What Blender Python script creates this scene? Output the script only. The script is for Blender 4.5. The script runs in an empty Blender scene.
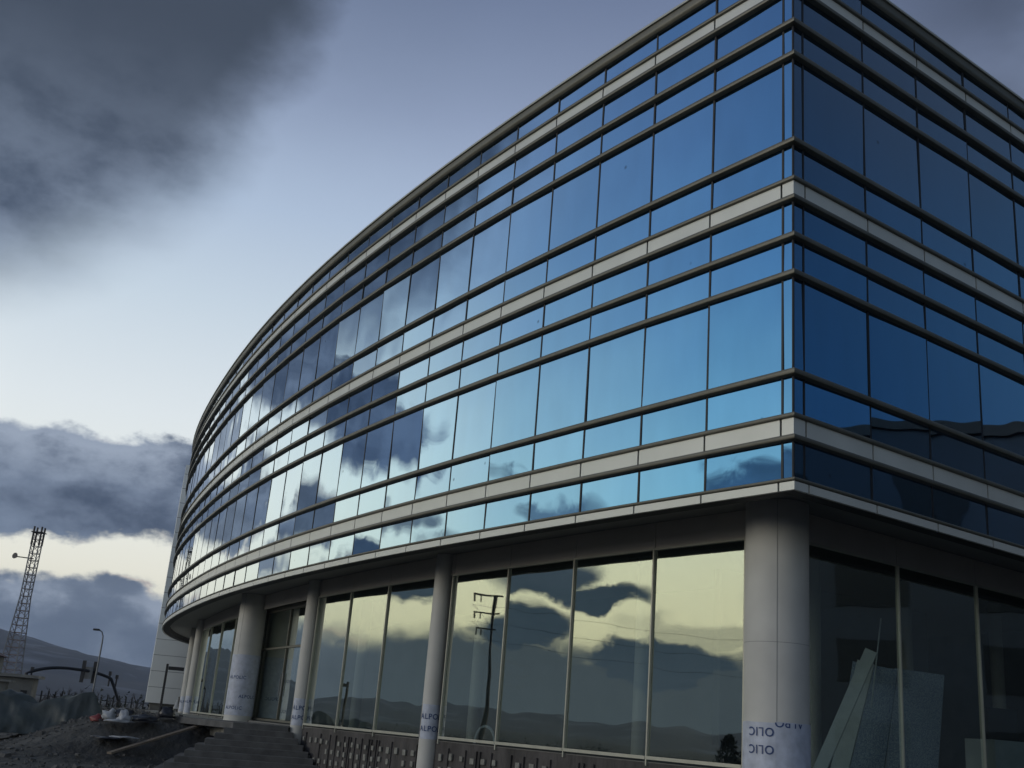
import bpy, bmesh, math, random
from math import sin, cos, pi, radians, degrees, atan2, sqrt
from mathutils import Vector, Matrix, noise
random.seed(11)
sc = bpy.context.scene
COL = sc.collection
EH = 1.9                                   # eye height above the flat ground (z = 0)

# ------------------------------------------------------------------ helpers
class MB:
    def __init__(s): s.v = []; s.f = []; s.m = []
    def add(s, vs, fs, mi=0):
        b = len(s.v); s.v += [tuple(p) for p in vs]; s.f += [tuple(b+i for i in f) for f in fs]; s.m += [mi]*len(fs)
    def box(s, c, h, M=None, mi=0):
        vs = [Vector((x*h[0], y*h[1], z*h[2])) for x in (-1, 1) for y in (-1, 1) for z in (-1, 1)]
        if M is not None: vs = [M @ p for p in vs]
        c = Vector(c)
        s.add([p+c for p in vs], [(0,1,3,2),(4,6,7,5),(0,4,5,1),(2,3,7,6),(0,2,6,4),(1,5,7,3)], mi)
    def beam(s, a, b, w, t, mi=0, up=(0,0,1)):
        a = Vector(a); b = Vector(b); d = (b-a); L = d.length
        if L < 1e-6: return
        d.normalize(); u = Vector(up)
        if abs(d.dot(u)) > .98: u = Vector((0,1,0)) if abs(d.y) < .9 else Vector((1,0,0))
        x = d.cross(u).normalized(); z = x.cross(d)
        M = Matrix((x, d, z)).transposed()
        s.box((a+b)/2, (w/2, L/2, t/2), M, mi)
    def tube(s, pts, rad, n=8, mi=0, cap=True):
        pts = [Vector(p) for p in pts]
        rr = rad if isinstance(rad, (list, tuple)) else [rad]*len(pts)
        rings = []
        t0 = (pts[1]-pts[0]).normalized()
        x = t0.orthogonal().normalized()
        for i, p in enumerate(pts):
            t = (pts[min(i+1, len(pts)-1)]-pts[max(i-1, 0)]).normalized()
            x = (x-t*x.dot(t)).normalized(); y = t.cross(x)
            rings.append([p+(x*cos(2*pi*k/n)+y*sin(2*pi*k/n))*rr[i] for k in range(n)])
        vs = [q for r in rings for q in r]
        fs = [(i*n+k, i*n+(k+1) % n, (i+1)*n+(k+1) % n, (i+1)*n+k) for i in range(len(pts)-1) for k in range(n)]
        if cap: fs += [tuple(range(n))[::-1], tuple((len(pts)-1)*n+k for k in range(n))]
        s.add(vs, fs, mi)
    def build(s, name, mats, parent=None, smooth=False, bevel=0):
        me = bpy.data.meshes.new(name); me.from_pydata(s.v, [], s.f)
        for m in (mats if isinstance(mats, (list, tuple)) else [mats]): me.materials.append(m)
        for p, i in zip(me.polygons, s.m): p.material_index = i
        bm = bmesh.new(); bm.from_mesh(me); bmesh.ops.recalc_face_normals(bm, faces=bm.faces); bm.to_mesh(me); bm.free()
        if smooth:
            me.polygons.foreach_set('use_smooth', [True]*len(me.polygons)); me.set_sharp_from_angle(angle=radians(38))
        o = bpy.data.objects.new(name, me); COL.objects.link(o)
        if parent: o.parent = parent; o.matrix_parent_inverse = Matrix() if parent.parent or parent.type == 'MESH' else Matrix.Translation(-parent.location)
        if bevel:
            b = o.modifiers.new('bevel', 'BEVEL'); b.width = bevel; b.segments = 2; b.limit_method = 'ANGLE'
        return o
def tag(o, label=None, cat=None, group=None, kind=None):
    if label: o['label'] = label
    if cat: o['category'] = cat
    if group: o['group'] = group
    if kind: o['kind'] = kind
    return o
def empty(name, loc, label, cat, group=None):
    o = bpy.data.objects.new(name, None); COL.objects.link(o); o.location = loc; o.empty_display_size = .3
    return tag(o, label, cat, group)

# ------------------------------------------------------------------ materials
def mat(name, col, rough=.6, metal=0., var=.12, scale=3., bump=0., bscale=40., stretch=None, spec=.5):
    m = bpy.data.materials.new(name); m.use_nodes = True; nt = m.node_tree; N = nt.nodes; Lk = nt.links
    b = N['Principled BSDF']; b.inputs['Roughness'].default_value = rough; b.inputs['Metallic'].default_value = metal
    b.inputs['Specular IOR Level'].default_value = spec
    tc = N.new('ShaderNodeTexCoord'); src = tc.outputs['Object']
    if stretch:
        mp = N.new('ShaderNodeMapping'); mp.inputs['Scale'].default_value = stretch; Lk.new(src, mp.inputs[0]); src = mp.outputs[0]
    nz = N.new('ShaderNodeTexNoise'); nz.inputs['Scale'].default_value = scale; nz.inputs['Detail'].default_value = 6; Lk.new(src, nz.inputs['Vector'])
    cr = N.new('ShaderNodeValToRGB'); cr.color_ramp.elements[0].position = .3; cr.color_ramp.elements[1].position = .7
    cr.color_ramp.elements[0].color = (*[c*(1-var) for c in col], 1); cr.color_ramp.elements[1].color = (*[min(1, c*(1+var)) for c in col], 1)
    Lk.new(nz.outputs[0], cr.inputs[0]); Lk.new(cr.outputs[0], b.inputs['Base Color'])
    rm = N.new('ShaderNodeMapRange'); rm.inputs[3].default_value = max(.03, rough-.1); rm.inputs[4].default_value = min(1, rough+.1)
    Lk.new(nz.outputs[0], rm.inputs[0]); Lk.new(rm.outputs[0], b.inputs['Roughness'])
    if bump:
        n2 = N.new('ShaderNodeTexNoise'); n2.inputs['Scale'].default_value = bscale; n2.inputs['Detail'].default_value = 5; Lk.new(src, n2.inputs['Vector'])
        bp = N.new('ShaderNodeBump'); bp.inputs['Strength'].default_value = 1; bp.inputs['Distance'].default_value = bump
        Lk.new(n2.outputs[0], bp.inputs['Height']); Lk.new(bp.outputs[0], b.inputs['Normal'])
    return m
def glass_blue():
    m = bpy.data.materials.new('blue_mirror_glass'); m.use_nodes = True; nt = m.node_tree; N = nt.nodes; Lk = nt.links
    b = N['Principled BSDF']; b.inputs['Metallic'].default_value = 1; b.inputs['Roughness'].default_value = .015
    tc = N.new('ShaderNodeTexCoord')
    # faint dust and rain streaks on the coating
    mp = N.new('ShaderNodeMapping'); mp.inputs['Scale'].default_value = (1.2, 1.2, .35); Lk.new(tc.outputs['Object'], mp.inputs[0])
    nz = N.new('ShaderNodeTexNoise'); nz.inputs['Scale'].default_value = 1.6; nz.inputs['Detail'].default_value = 5; Lk.new(mp.outputs[0], nz.inputs['Vector'])
    cr = N.new('ShaderNodeValToRGB'); e = cr.color_ramp.elements; e[0].position = .3; e[1].position = .75
    e[0].color = (*GT0, 1); e[1].color = (*[c*1.1 for c in GT0], 1)
    Lk.new(nz.outputs[0], cr.inputs[0])
    # the coating's own Fresnel curve: deep blue when seen square on, nearly a white mirror at a glance
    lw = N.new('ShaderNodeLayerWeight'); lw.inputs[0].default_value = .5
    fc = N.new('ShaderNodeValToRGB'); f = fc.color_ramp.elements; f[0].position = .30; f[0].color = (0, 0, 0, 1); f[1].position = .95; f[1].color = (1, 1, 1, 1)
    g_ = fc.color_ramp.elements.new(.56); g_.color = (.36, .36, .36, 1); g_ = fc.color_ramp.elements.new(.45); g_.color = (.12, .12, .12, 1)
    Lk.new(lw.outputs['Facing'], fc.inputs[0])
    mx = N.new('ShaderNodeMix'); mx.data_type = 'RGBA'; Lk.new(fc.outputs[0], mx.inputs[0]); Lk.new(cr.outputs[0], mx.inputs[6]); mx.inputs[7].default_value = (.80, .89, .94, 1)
    oi = N.new('ShaderNodeObjectInfo'); vr = N.new('ShaderNodeMapRange'); vr.inputs[3].default_value = .93; vr.inputs[4].default_value = 1.06; Lk.new(oi.outputs['Random'], vr.inputs[0])
    sp = N.new('ShaderNodeTexVoronoi'); sp.inputs['Scale'].default_value = .9; Lk.new(tc.outputs['Object'], sp.inputs[0])
    sm = N.new('ShaderNodeMapRange'); sm.inputs[1].default_value = .012; sm.inputs[2].default_value = .05; sm.inputs[3].default_value = .45; Lk.new(sp.outputs['Distance'], sm.inputs[0])
    vm = N.new('ShaderNodeMath'); vm.operation = 'MULTIPLY'; Lk.new(vr.outputs[0], vm.inputs[0]); Lk.new(sm.outputs[0], vm.inputs[1])
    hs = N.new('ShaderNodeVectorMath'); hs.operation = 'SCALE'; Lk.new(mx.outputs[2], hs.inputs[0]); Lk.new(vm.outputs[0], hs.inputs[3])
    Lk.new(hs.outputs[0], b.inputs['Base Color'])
    w = N.new('ShaderNodeTexNoise'); w.inputs['Scale'].default_value = .55; w.inputs['Detail'].default_value = 1; Lk.new(tc.outputs['Object'], w.inputs['Vector'])
    bp = N.new('ShaderNodeBump'); bp.inputs['Strength'].default_value = 1; bp.inputs['Distance'].default_value = .015
    Lk.new(w.outputs[0], bp.inputs['Height']); Lk.new(bp.outputs[0], b.inputs['Normal'])
    return m
def glass_clear():
    m = bpy.data.materials.new('grey_green_glass'); m.use_nodes = True; nt = m.node_tree; N = nt.nodes; Lk = nt.links
    N.remove(N['Principled BSDF']); out = N['Material Output']
    g = N.new('ShaderNodeBsdfGlossy'); g.inputs['Color'].default_value = (.86, .93, .84, 1); g.inputs['Roughness'].default_value = .012
    t = N.new('ShaderNodeBsdfTransparent'); t.inputs['Color'].default_value = (.80, .86, .86, 1)
    fr = N.new('ShaderNodeFresnel'); fr.inputs['IOR'].default_value = 1.6
    ma = N.new('ShaderNodeMath'); ma.operation = 'ADD'; ma.use_clamp = True; ma.inputs[1].default_value = .36; Lk.new(fr.outputs[0], ma.inputs[0])
    # the far face of each thin pane lets light straight out
    ge = N.new('ShaderNodeNewGeometry'); inv = N.new('ShaderNodeMath'); inv.operation = 'SUBTRACT'; inv.inputs[0].default_value = 1; Lk.new(ge.outputs['Backfacing'], inv.inputs[1])
    mu = N.new('ShaderNodeMath'); mu.operation = 'MULTIPLY'; Lk.new(ma.outputs[0], mu.inputs[0]); Lk.new(inv.outputs[0], mu.inputs[1])
    mx = N.new('ShaderNodeMixShader'); Lk.new(mu.outputs[0], mx.inputs[0]); Lk.new(t.outputs[0], mx.inputs[1]); Lk.new(g.outputs[0], mx.inputs[2])
    tc = N.new('ShaderNodeTexCoord')
    w = N.new('ShaderNodeTexNoise'); w.inputs['Scale'].default_value = .5; w.inputs['Detail'].default_value = 1; Lk.new(tc.outputs['Object'], w.inputs['Vector'])
    bp = N.new('ShaderNodeBump'); bp.inputs['Distance'].default_value = .008; Lk.new(w.outputs[0], bp.inputs['Height']); Lk.new(bp.outputs[0], g.inputs['Normal'])
    Lk.new(mx.outputs[0], out.inputs[0])
    return m
GT0 = (.11, .275, .48)
M = dict(
 glassb=glass_blue(), glassc=glass_clear(),
 rail=mat('bronze_grey_rail', (.13, .125, .10), .42, .25, .12, 2.),
 joint=mat('black_gasket', (.012, .013, .016), .6),
 alu=mat('champagne_aluminium_panel', (.60, .61, .565), .38, .15, .06, 1.2),
 alu2=mat('beige_lintel_panel', (.48, .45, .40), .5, .0, .08, .8),
 soffit=mat('grey_soffit_board', (.21, .215, .21), .6, 0, .1, .7),
 frame=mat('pale_window_frame', (.42, .42, .36), .4, .3, .06),
 column=mat('silver_column_cladding', (.48, .48, .455), .62, .0, .09, 1.3),
 film=mat('pale_blue_protective_film', (.42, .46, .55), .5, 0, .16, 6., .004, 7.),
 ink=mat('blue_film_print', (.02, .05, .16), .5),
 stone=mat('rough_dark_plinth', (.06, .056, .055), .9, 0, .45, 2.5, .03, 14, (1, 1, .4)),
 patch=mat('pale_mortar_patch', (.22, .22, .20), .9, 0, .3, 9, .01, 40),
 white=mat('white_wall_cladding', (.86, .87, .83), .55, 0, .05, .5),
 concrete=mat('site_concrete', (.20, .20, .185), .9, 0, .35, 1.5, .02, 20),
 step=mat('dark_step_concrete', (.10, .10, .10), .9, 0, .3, 2.5, .015, 20),
 dirt=mat('muddy_ground', (.050, .049, .046), .95, 0, .6, .45, .16, 3),
 dark=mat('black_painted_steel', (.02, .02, .022), .45, .3, .1),
 steel=mat('grey_galvanised_steel', (.16, .17, .18), .5, .5, .15),
 redsteel=mat('faded_red_steel', (.17, .14, .14), .6, .2, .15),
 tarp=mat('dark_green_grey_tarpaulin', (.06, .07, .066), .55, 0, .25, 1.4, .03, 4),
 roofred=mat('dark_red_roof_tiles', (.07, .032, .03), .8, 0, .3, 3),
 wallgrey=mat('weathered_grey_render', (.18, .18, .165), .9, 0, .3, .8, .01, 10),
 bark=mat('dark_bark', (.05, .04, .035), .9, 0, .3, 6, .01, 30),
 twig=mat('bare_brown_twigs', (.05, .042, .04), .9, 0, .4, .6),
 leaf=mat('dark_evergreen_leaves', (.018, .026, .018), .8, 0, .5, .8),
 wood=mat('weathered_plank_wood', (.17, .14, .11), .85, 0, .3, 4, .004, 30, (1, 8, 1)),
 bagw=mat('white_plastic_bag', (.30, .32, .35), .45, 0, .12, 8, .01, 20),
 bagr=mat('red_plastic_sack', (.17, .025, .025), .5, 0, .2, 8, .01, 20),
 bagd=mat('black_plastic_bag', (.02, .022, .03), .35, 0, .2, 8, .01, 20),
 inter=mat('bare_interior_concrete', (.13, .13, .125), .9, 0, .2, .8, .01, 15),
 foam=mat('pale_wrapped_board', (.66, .70, .72), .6, 0, .1, 3, .004, 12),
 foil=mat('blue_printed_wrapping', (.36, .44, .60), .5, 0, .45, 5, .004, 20),
 rock=mat('grey_rubble', (.085, .085, .085), .9, 0, .35, 5, .01, 30),
)

def printed(m):
    nt = m.node_tree; N = nt.nodes; b = N['Principled BSDF']; tc = N.new('ShaderNodeTexCoord'); mp = N.new('ShaderNodeMapping'); mp.inputs['Scale'].default_value = (9, 9, 13)
    nt.links.new(tc.outputs['Object'], mp.inputs[0]); v = N.new('ShaderNodeTexVoronoi'); v.distance = 'CHEBYCHEV'; nt.links.new(mp.outputs[0], v.inputs[0])
    r_ = N.new('ShaderNodeValToRGB'); e = r_.color_ramp.elements; e[0].position = .3; e[0].color = (.10, .15, .32, 1); e[1].position = .42; e[1].color = (.42, .50, .60, 1)
    nt.links.new(v.outputs['Distance'], r_.inputs[0]); nt.links.new(r_.outputs[0], b.inputs['Base Color'])
printed(M['foil'])
# ------------------------------------------------------------------ plan of the building
PC = Vector((4.712, 17.372)); AL = 2.20762; AR = .62816; W = 1.7183; S0 = .224
KN = [0, 10, 20, 30, 38, 46, 54, 64, 76]; KV = [-.00437, -.0073, -.00781, -.00711, -.00379, -.0065, -.01416, -.02258, -.03099]
def kap(s):
    for i in range(len(KN)-1):
        if s <= KN[i+1]: return KV[i]+(KV[i+1]-KV[i])*(s-KN[i])/(KN[i+1]-KN[i])
    return KV[-1]
TAB = [(PC.x, PC.y, AL)]; DS = .05
while len(TAB) < 1560:
    x, y, h = TAB[-1]; s = (len(TAB)-1)*DS; h2 = h+kap(s+DS/2)*DS; hm = (h+h2)/2
    TAB.append((x+cos(hm)*DS, y+sin(hm)*DS, h2))
def cl(s, off=0.):                                    # point on the curved front, s metres from the corner
    i = min(int(s/DS), len(TAB)-2); t = s/DS-i
    x, y, h = [TAB[i][k]+(TAB[i+1][k]-TAB[i][k])*t for k in range(3)]
    return Vector((x-sin(h)*off, y+cos(h)*off))
def hd(s): return TAB[min(int(s/DS), len(TAB)-1)][2]
DR = Vector((cos(AR), sin(AR))); NR = Vector((sin(AR), -cos(AR)))
def cr_(s, off=0.): return PC+DR*s+NR*off             # point on the straight right front
NL = 39; NRR = 10; WR = 1.8456; S0R = .2763
leftS = [S0+k*W for k in range(NL+1)]; rightS = [S0R+k*WR for k in range(NRR+1)]
PATH = [cl(s) for s in reversed(leftS)]+[PC.copy()]+[cr_(s) for s in rightS]
def miters(path):
    n = len(path); out = []
    for i in range(n):
        a = (path[i]-path[i-1]).normalized() if i else None
        b = (path[i+1]-path[i]).normalized() if i < n-1 else None
        na = Vector((a.y, -a.x)) if a else None; nb = Vector((b.y, -b.x)) if b else None
        if na is None: out.append(nb)
        elif nb is None: out.append(na)
        else:
            m = (na+nb).normalized(); out.append(m/max(.3, m.dot(na)))
    return out
MIT = miters(PATH)
def sweep(mb, prof, path=None, mit=None, mi=0, closed=True, caps=True):
    path = path or PATH; mit = mit or MIT; n = len(prof)
    vs = [Vector((p.x+m.x*o, p.y+m.y*o, z+EH)) for p, m in zip(path, mit) for o, z in prof]
    fs = []
    for i in range(len(path)-1):
        for k in range(n if closed else n-1):
            fs.append((i*n+k, i*n+(k+1) % n, (i+1)*n+(k+1) % n, (i+1)*n+k))
    if caps and closed: fs += [tuple(range(n)), tuple((len(path)-1)*n+k for k in range(n))[::-1]]
    mb.add(vs, fs, mi)
Z = dict(GB=-.268, GT=3.836, L0=4.09, L0t=4.27, L1b=4.987, L1t=5.372, L2=6.13, L3=7.945, L4=8.66, L5b=9.393, L5t=9.775, L6=10.535, L7=12.35, L8=13.06, L9b=13.83, L9t=14.19, L10=14.71)

# ------------------------------------------------------------------ the office building
B = empty('office_building', (PC.x, PC.y, 0), 'large curved office building of blue mirror glass with pale bands and round ground floor columns', 'office building')
# glazing
rows = [('L0t', 'L1b'), ('L1t', 'L2'), ('L2', 'L3'), ('L3', 'L4'), ('L4', 'L5b'), ('L5t', 'L6'), ('L6', 'L7'), ('L7', 'L8'), ('L8', 'L9b'), ('L9t', 'L10')]
panes = []
def pane_mesh(mb, a, b, z0, z1, off=0., th=.02, gap=.017, tilt=.0055):
    d = (b-a).normalized(); n = Vector((d.y, -d.x)); a = a+d*gap; b = b-d*gap
    t1 = random.gauss(0, tilt)*(b-a).length/2; t2 = random.gauss(0, tilt)*(z1-z0)/2
    def P(p, z, o, sx, sz): q = p+n*(o+sx*t1+sz*t2); return (q.x, q.y, z+EH)
    vs = [P(a, z0, off, -1, -1), P(b, z0, off, 1, -1), P(b, z1, off, 1, 1), P(a, z1, off, -1, 1),
          P(a, z0, off-th, -1, -1), P(b, z0, off-th, 1, -1), P(b, z1, off-th, 1, 1), P(a, z1, off-th, -1, 1)]
    mb.add(vs, [(0,1,2,3), (4,7,6,5), (0,4,5,1), (1,5,6,2), (2,6,7,3), (3,7,4,0)])
for i in range(len(PATH)-1):
    a, b = PATH[i], PATH[i+1]; mid = (a+b)/2; d = (b-a).normalized(); n = Vector((d.y, -d.x))
    dist = mid.length; facing = max(0, (-mid.normalized()).dot(n)); az = degrees(atan2(mid.x, mid.y))
    for (zb, zt) in rows:
        z0 = Z[zb]; z1 = Z[zt]
        size = (b-a).length*(z1-z0)*facing/dist**2
        if az > 27 or az < -26: size *= .01
        panes.append((size, i, z0, z1))
panes.sort(reverse=True)
rest = MB()
for r, (size, i, z0, z1) in enumerate(panes):
    mb = MB() if r < 99 else rest
    pane_mesh(mb, PATH[i], PATH[i+1], z0, z1)
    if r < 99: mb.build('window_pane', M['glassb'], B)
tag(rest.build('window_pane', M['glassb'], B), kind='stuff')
# dark backing wall behind the panes, gaskets between them
mb = MB(); sweep(mb, [(-.05, 4.12), (-.05, 14.95), (-.3, 14.95), (-.3, 4.12)]); mb.build('backing_wall', M['joint'], B)
for i, (p, m) in enumerate(zip(PATH, MIT)):
    if abs((p-PC).length) < .01: continue
    mm = m.normalized(); t = Vector((-mm.y, mm.x)); mb = MB()
    for z0, z1 in [(Z['L0t'], Z['L1b']), (Z['L1t'], Z['L5b']), (Z['L5t'], Z['L9b']), (Z['L9t'], Z['L10'])]:
        c = p+mm*(-.016)
        mb.box((c.x, c.y, (z0+z1)/2+EH), (.021, .026, (z1-z0)/2), Matrix(((t.x, mm.x, 0), (t.y, mm.y, 0), (0, 0, 1))))
    mb.build('mullion', M['joint'], B)
# corner bead
mb = MB(); c = PC+MIT[NL+1].normalized()*(-.004)
mb.tube([(c.x, c.y, Z['L0t']+EH), (c.x, c.y, Z['L10']+EH)], .022, 10); mb.build('corner_bead', M['joint'], B)
# horizontal rails
def rail(z, h=.105, dp=.11, name='horizontal_rail'):
    mb = MB(); a = h/2
    sweep(mb, [(-.045, z-a), (dp*.70, z-a), (dp*.93, z-a*.72), (dp, z-a*.25), (dp, z+a*.25), (dp*.93, z+a*.72), (dp*.70, z+a), (-.045, z+a)])
    return mb.build(name, M['rail'], B, smooth=True)
for k in ('L2', 'L3', 'L4', 'L6', 'L7', 'L8'): rail(Z[k], .115, .115)
for k in ('L1b', 'L5b', 'L9b'): rail(Z[k], .10, .115)
for k in ('L1t', 'L5t', 'L9t'): rail(Z[k], .085, .10)
rail(Z['L0t'], .065, .125)
# pale spandrel bands, with open joints at each mullion line
def band(z0, z1, off, name, m, th=.05, jg=.022):
    mb = MB()
    for i in range(len(PATH)-1):
        a, b = PATH[i], PATH[i+1]; d = (b-a).normalized(); ma, mb_ = MIT[i], MIT[i+1]
        ca = 0 if i == NL+1 else jg; cb = 0 if i == NL else jg
        P = []
        for o in (off, off-th):
            A = a+ma*o+d*ca; Bq = b+mb_*o-d*cb
            P += [(A.x, A.y, z0+EH), (Bq.x, Bq.y, z0+EH), (Bq.x, Bq.y, z1+EH), (A.x, A.y, z1+EH)]
        mb.add(P, [(0,1,2,3), (4,7,6,5), (0,4,5,1), (1,5,6,2), (2,6,7,3), (3,7,4,0)])
    return mb.build(name, m, B)
for a, b in (('L1b', 'L1t'), ('L5b', 'L5t'), ('L9b', 'L9t')): band(Z[a]+.05, Z[b]-.043, .045, 'spandrel_band', M['alu'], th=.03)
band(Z['L0'], Z['L0t']-.04, .10, 'fascia', M['alu'], th=.06, jg=.020)
mb = MB(); sweep(mb, [(.02, Z['L0']+.012), (.02, Z['L0t']), (-.28, Z['L0t']), (-.28, Z['L0']+.012)]); mb.build('fascia_backing', M['joint'], B)
# roof edge
mb = MB(); sweep(mb, [(-.045, 14.71), (.07, 14.71), (.11, 14.75), (.12, 14.80), (.12, 14.93), (-.4, 14.93), (-.4, 14.71)]); mb.build('roof_edge', M['rail'], B, smooth=True)
mb = MB(); sweep(mb, [(-.42, 14.932), (.16, 14.932), (.16, 14.985), (-.42, 15.02)]); mb.build('roof_flashing', M['frame'], B)
END = PATH[0]; RE = PATH[-1]
FOOT = [p-m*.05 for p, m in zip(PATH, MIT)]+[Vector((4, 74)), Vector((-12, 82))]
def slab(poly, z0, z1, name, m, parent):
    mb = MB(); n = len(poly)
    vs = [(p.x, p.y, z0+EH) for p in poly]+[(p.x, p.y, z1+EH) for p in poly]
    mb.add(vs, [tuple(range(n)), tuple(range(n, 2*n))[::-1]]+[(i, (i+1) % n, n+(i+1) % n, n+i) for i in range(n)])
    return mb.build(name, m, parent)
slab([p-m*.45 for p, m in zip(PATH, MIT)]+[Vector((4, 74)), Vector((-12, 82))], 14.6, 14.8, 'roof', M['concrete'], B)
# soffit over the arcade and ceiling behind it: one sheet
inn = [p-m*.28 for p, m in zip(PATH, MIT)]+[Vector((4, 73.6)), Vector((-12, 81.6))]
slab(inn, 4.40, 4.6, 'soffit', M['soffit'], B)
# back walls
mb = MB()
for a, b in ((RE, Vector((4, 74))), (Vector((4, 74)), Vector((-12, 82))), (Vector((-12, 82)), END)):
    mb.beam((a.x, a.y, 7.2+EH), (b.x, b.y, 7.2+EH), .3, 15.0)
mb.build('rear_wall', M['wallgrey'], B)

# ------------------------------------------------------------------ ground floor
RG = 1.857
sL = [s for s in leftS if s < 65]
GP = [cl(s, 0) for s in reversed([2.3]+sL[2:])]
RB = [p-m*RG for p, m in zip(PATH, MIT)]              # recess line
CIN = RB[NL+1]                                        # inner corner
def gl(s): return cl(s, -RG)
def grr(s): return cr_(s, -RG)
s_left = [2.46, 5.11, 7.757, 10.404, 13.05]
segs = []                                             # (a,b) glass bays left of the corner
bays = [(2.60, 5.11), (5.11, 7.757), (7.757, 10.404), (10.404, 13.10), (13.95, 17.0), (17.0, 19.86), (19.86, 22.85)]
bays2 = [(31.6, 35.4), (35.4, 39.1), (39.1, 42.8), (42.8, 46.6), (47.8, 51.0), (51.0, 54.3)]
rb = [(1.9, 5.56), (5.56, 8.45), (8.45, 11.3), (11.3, 14.2), (14.2, 17.1)]
def gpane(a, b):
    mb = MB(); pane_mesh(mb, a, b, Z['GB']+.03, Z['GT']-.02, tilt=.0012); mb.build('shopfront_pane', M['glassc'], B)
def bay(a, b):
    gpane(a, b)
    d = (b-a).normalized(); n = Vector((d.y, -d.x)); R = Matrix(((d.x, n.x, 0), (d.y, n.y, 0), (0, 0, 1))); L = (b-a).length; c = (a+b)/2
    m_ = MB(); q = c+n*.02; m_.box((q.x, q.y, Z['GB']+EH), (L/2-.02, .04, .032), R); m_.build('sill_rail', M['frame'], B)
    m_ = MB(); m_.box((q.x, q.y, Z['GT']+.0+EH), (L/2-.02, .03, .02), R); m_.build('head_rail', M['frame'], B)
    m_ = MB(); q = c-n*.03; m_.box((q.x, q.y, (Z['GT']+4.40)/2+.015+EH), (L/2-.008, .03, (4.40-Z['GT'])/2-.016), R); m_.build('lintel_panel', M['alu2'], B)
def gmull(p, d):
    n = Vector((d.y, -d.x)); R = Matrix(((d.x, n.x, 0), (d.y, n.y, 0), (0, 0, 1)))
    m_ = MB(); q = p+n*.02; m_.box((q.x, q.y, (Z['GT']+Z['GB'])/2-.06+EH), (.017, .03, (Z['GT']-Z['GB'])/2+.09), R)
    o = m_.build('shopfront_mullion', M['frame'], B, bevel=.004)
done = set()
for bb, fn in ((bays, gl), (bays2, gl), (rb, grr)):
    for a, b in bb:
        A, Bq = (fn(b), fn(a)) if fn is gl else (fn(a), fn(b))
        bay(A, Bq); d = (Bq-A).normalized()
        for s in (a, b):
            key = (fn.__name__, round(s, 2))
            if key not in done: done.add(key); gmull(fn(s), d)
# strips of lintel over columns and entrance
for a, b, fn in ((13.10, 13.95, gl), (22.85, 31.6, gl), (46.6, 47.8, gl), (54.3, 64, gl)):
    n_ = max(1, round((b-a)/2)); 
    for k in range(n_):
        A = fn(b-(b-a)*k/n_); Bq = fn(b-(b-a)*(k+1)/n_); c = (A+Bq)/2; d = (Bq-A).normalized(); n = Vector((d.y, -d.x)); R = Matrix(((d.x, n.x, 0), (d.y, n.y, 0), (0, 0, 1)))
        m_ = MB(); q = c-n*.03; m_.box((q.x, q.y, 4.12+EH), ((Bq-A).length/2-.008, .03, .275), R); m_.build('lintel_panel', M['alu2'], B)
for a, b, fn in ((0, 2.6, gl), (0, 1.9, grr)):
    A, Bq = (fn(b), CIN) if fn is gl else (CIN, fn(b)); c = (A+Bq)/2; d = (Bq-A).normalized(); n = Vector((d.y, -d.x)); R = Matrix(((d.x, n.x, 0), (d.y, n.y, 0), (0, 0, 1)))
    m_ = MB(); q = c-n*.03; m_.box((q.x, q.y, 4.125+EH), ((Bq-A).length/2-.01, .03, .27), R); m_.build('lintel_panel', M['alu2'], B)
# solid wall beyond the last bay
m_ = MB()
for s in range(55, 66, 2): a = gl(s); b = gl(s+2); m_.beam((a.x, a.y, 1.9+EH), (b.x, b.y, 1.9+EH), .2, 4.9)
m_.build('end_wall', M['white'], B)
# floor slab and interior
PI_ = [gl(s) for s in reversed([2*k for k in range(1, 33)])]+[CIN]+[grr(s) for s in (2, 18)]
slab([p for p in PI_]+[Vector((3.5, 73.4)), Vector((-12, 81.3))], -.55, -.34, 'floor_slab', M['inter'], B)
m_ = MB(); pw = [cl(s, -9.5) for s in range(62, 9, -4)]+[cr_(7.0, -8.0), cr_(16, -8.0)]
for a, b in zip(pw, pw[1:]): m_.beam((a.x, a.y, 2.03+EH), (b.x, b.y, 2.03+EH), .2, 4.7)
m_.build('interior_wall', M['inter'], B)
# plinth under the shop windows
def plinth(pts, name='plinth'):
    mt = miters(pts); mb = MB(); sweep(mb, [(-.02, -2.4), (.02, -1.2), (-.0, -.36), (-.3, -.36), (-.3, -2.4)], pts, mt)
    # pale mortar pads where the stone facing is still to be fixed, and narrow vertical fins
    for i in range(len(pts)-1):
        a, b = pts[i], pts[i+1]; d = (b-a).normalized(); n = Vector((d.y, -d.x)); L = (b-a).length; R = Matrix(((d.x, n.x, 0), (d.y, n.y, 0), (0, 0, 1)))
        k = 0; x = .12
        while x < L-.08:
            q = a+d*x
            if k % 3 == 0:
                for zz in (-.72, -1.0, -1.28, -1.56):
                    if random.random() < .85:
                        e = q+n*.045+d*random.uniform(-.03, .03)
                        mb.box((e.x, e.y, zz+random.uniform(-.02, .02)+EH), (random.uniform(.06, .09), .02, random.uniform(.055, .085)), R, 1)
            elif random.random() < .45:
                h = random.uniform(.55, .68); e = q+n*.03
                mb.box((e.x, e.y, -.5-h+EH), (.02, .022, h), R, 0)
            k += 1; x += .165
    return mb.build(name, [M['stone'], M['patch']], B)
plinth([gl(s) for s in [24.2, 22, 20, 18, 16, 14, 12, 10, 8, 6, 4]]+[CIN+(gl(4)-CIN)*.0]+[grr(s) for s in (2, 6, 10, 14, 18)])
m_ = MB(); pts = [gl(s) for s in range(64, 30, -3)]; sweep(m_, [(-.0, -2.2), (.0, -.36), (-.3, -.36), (-.3, -2.2)], pts, miters(pts)); m_.build('plinth', M['stone'], B)
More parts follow.
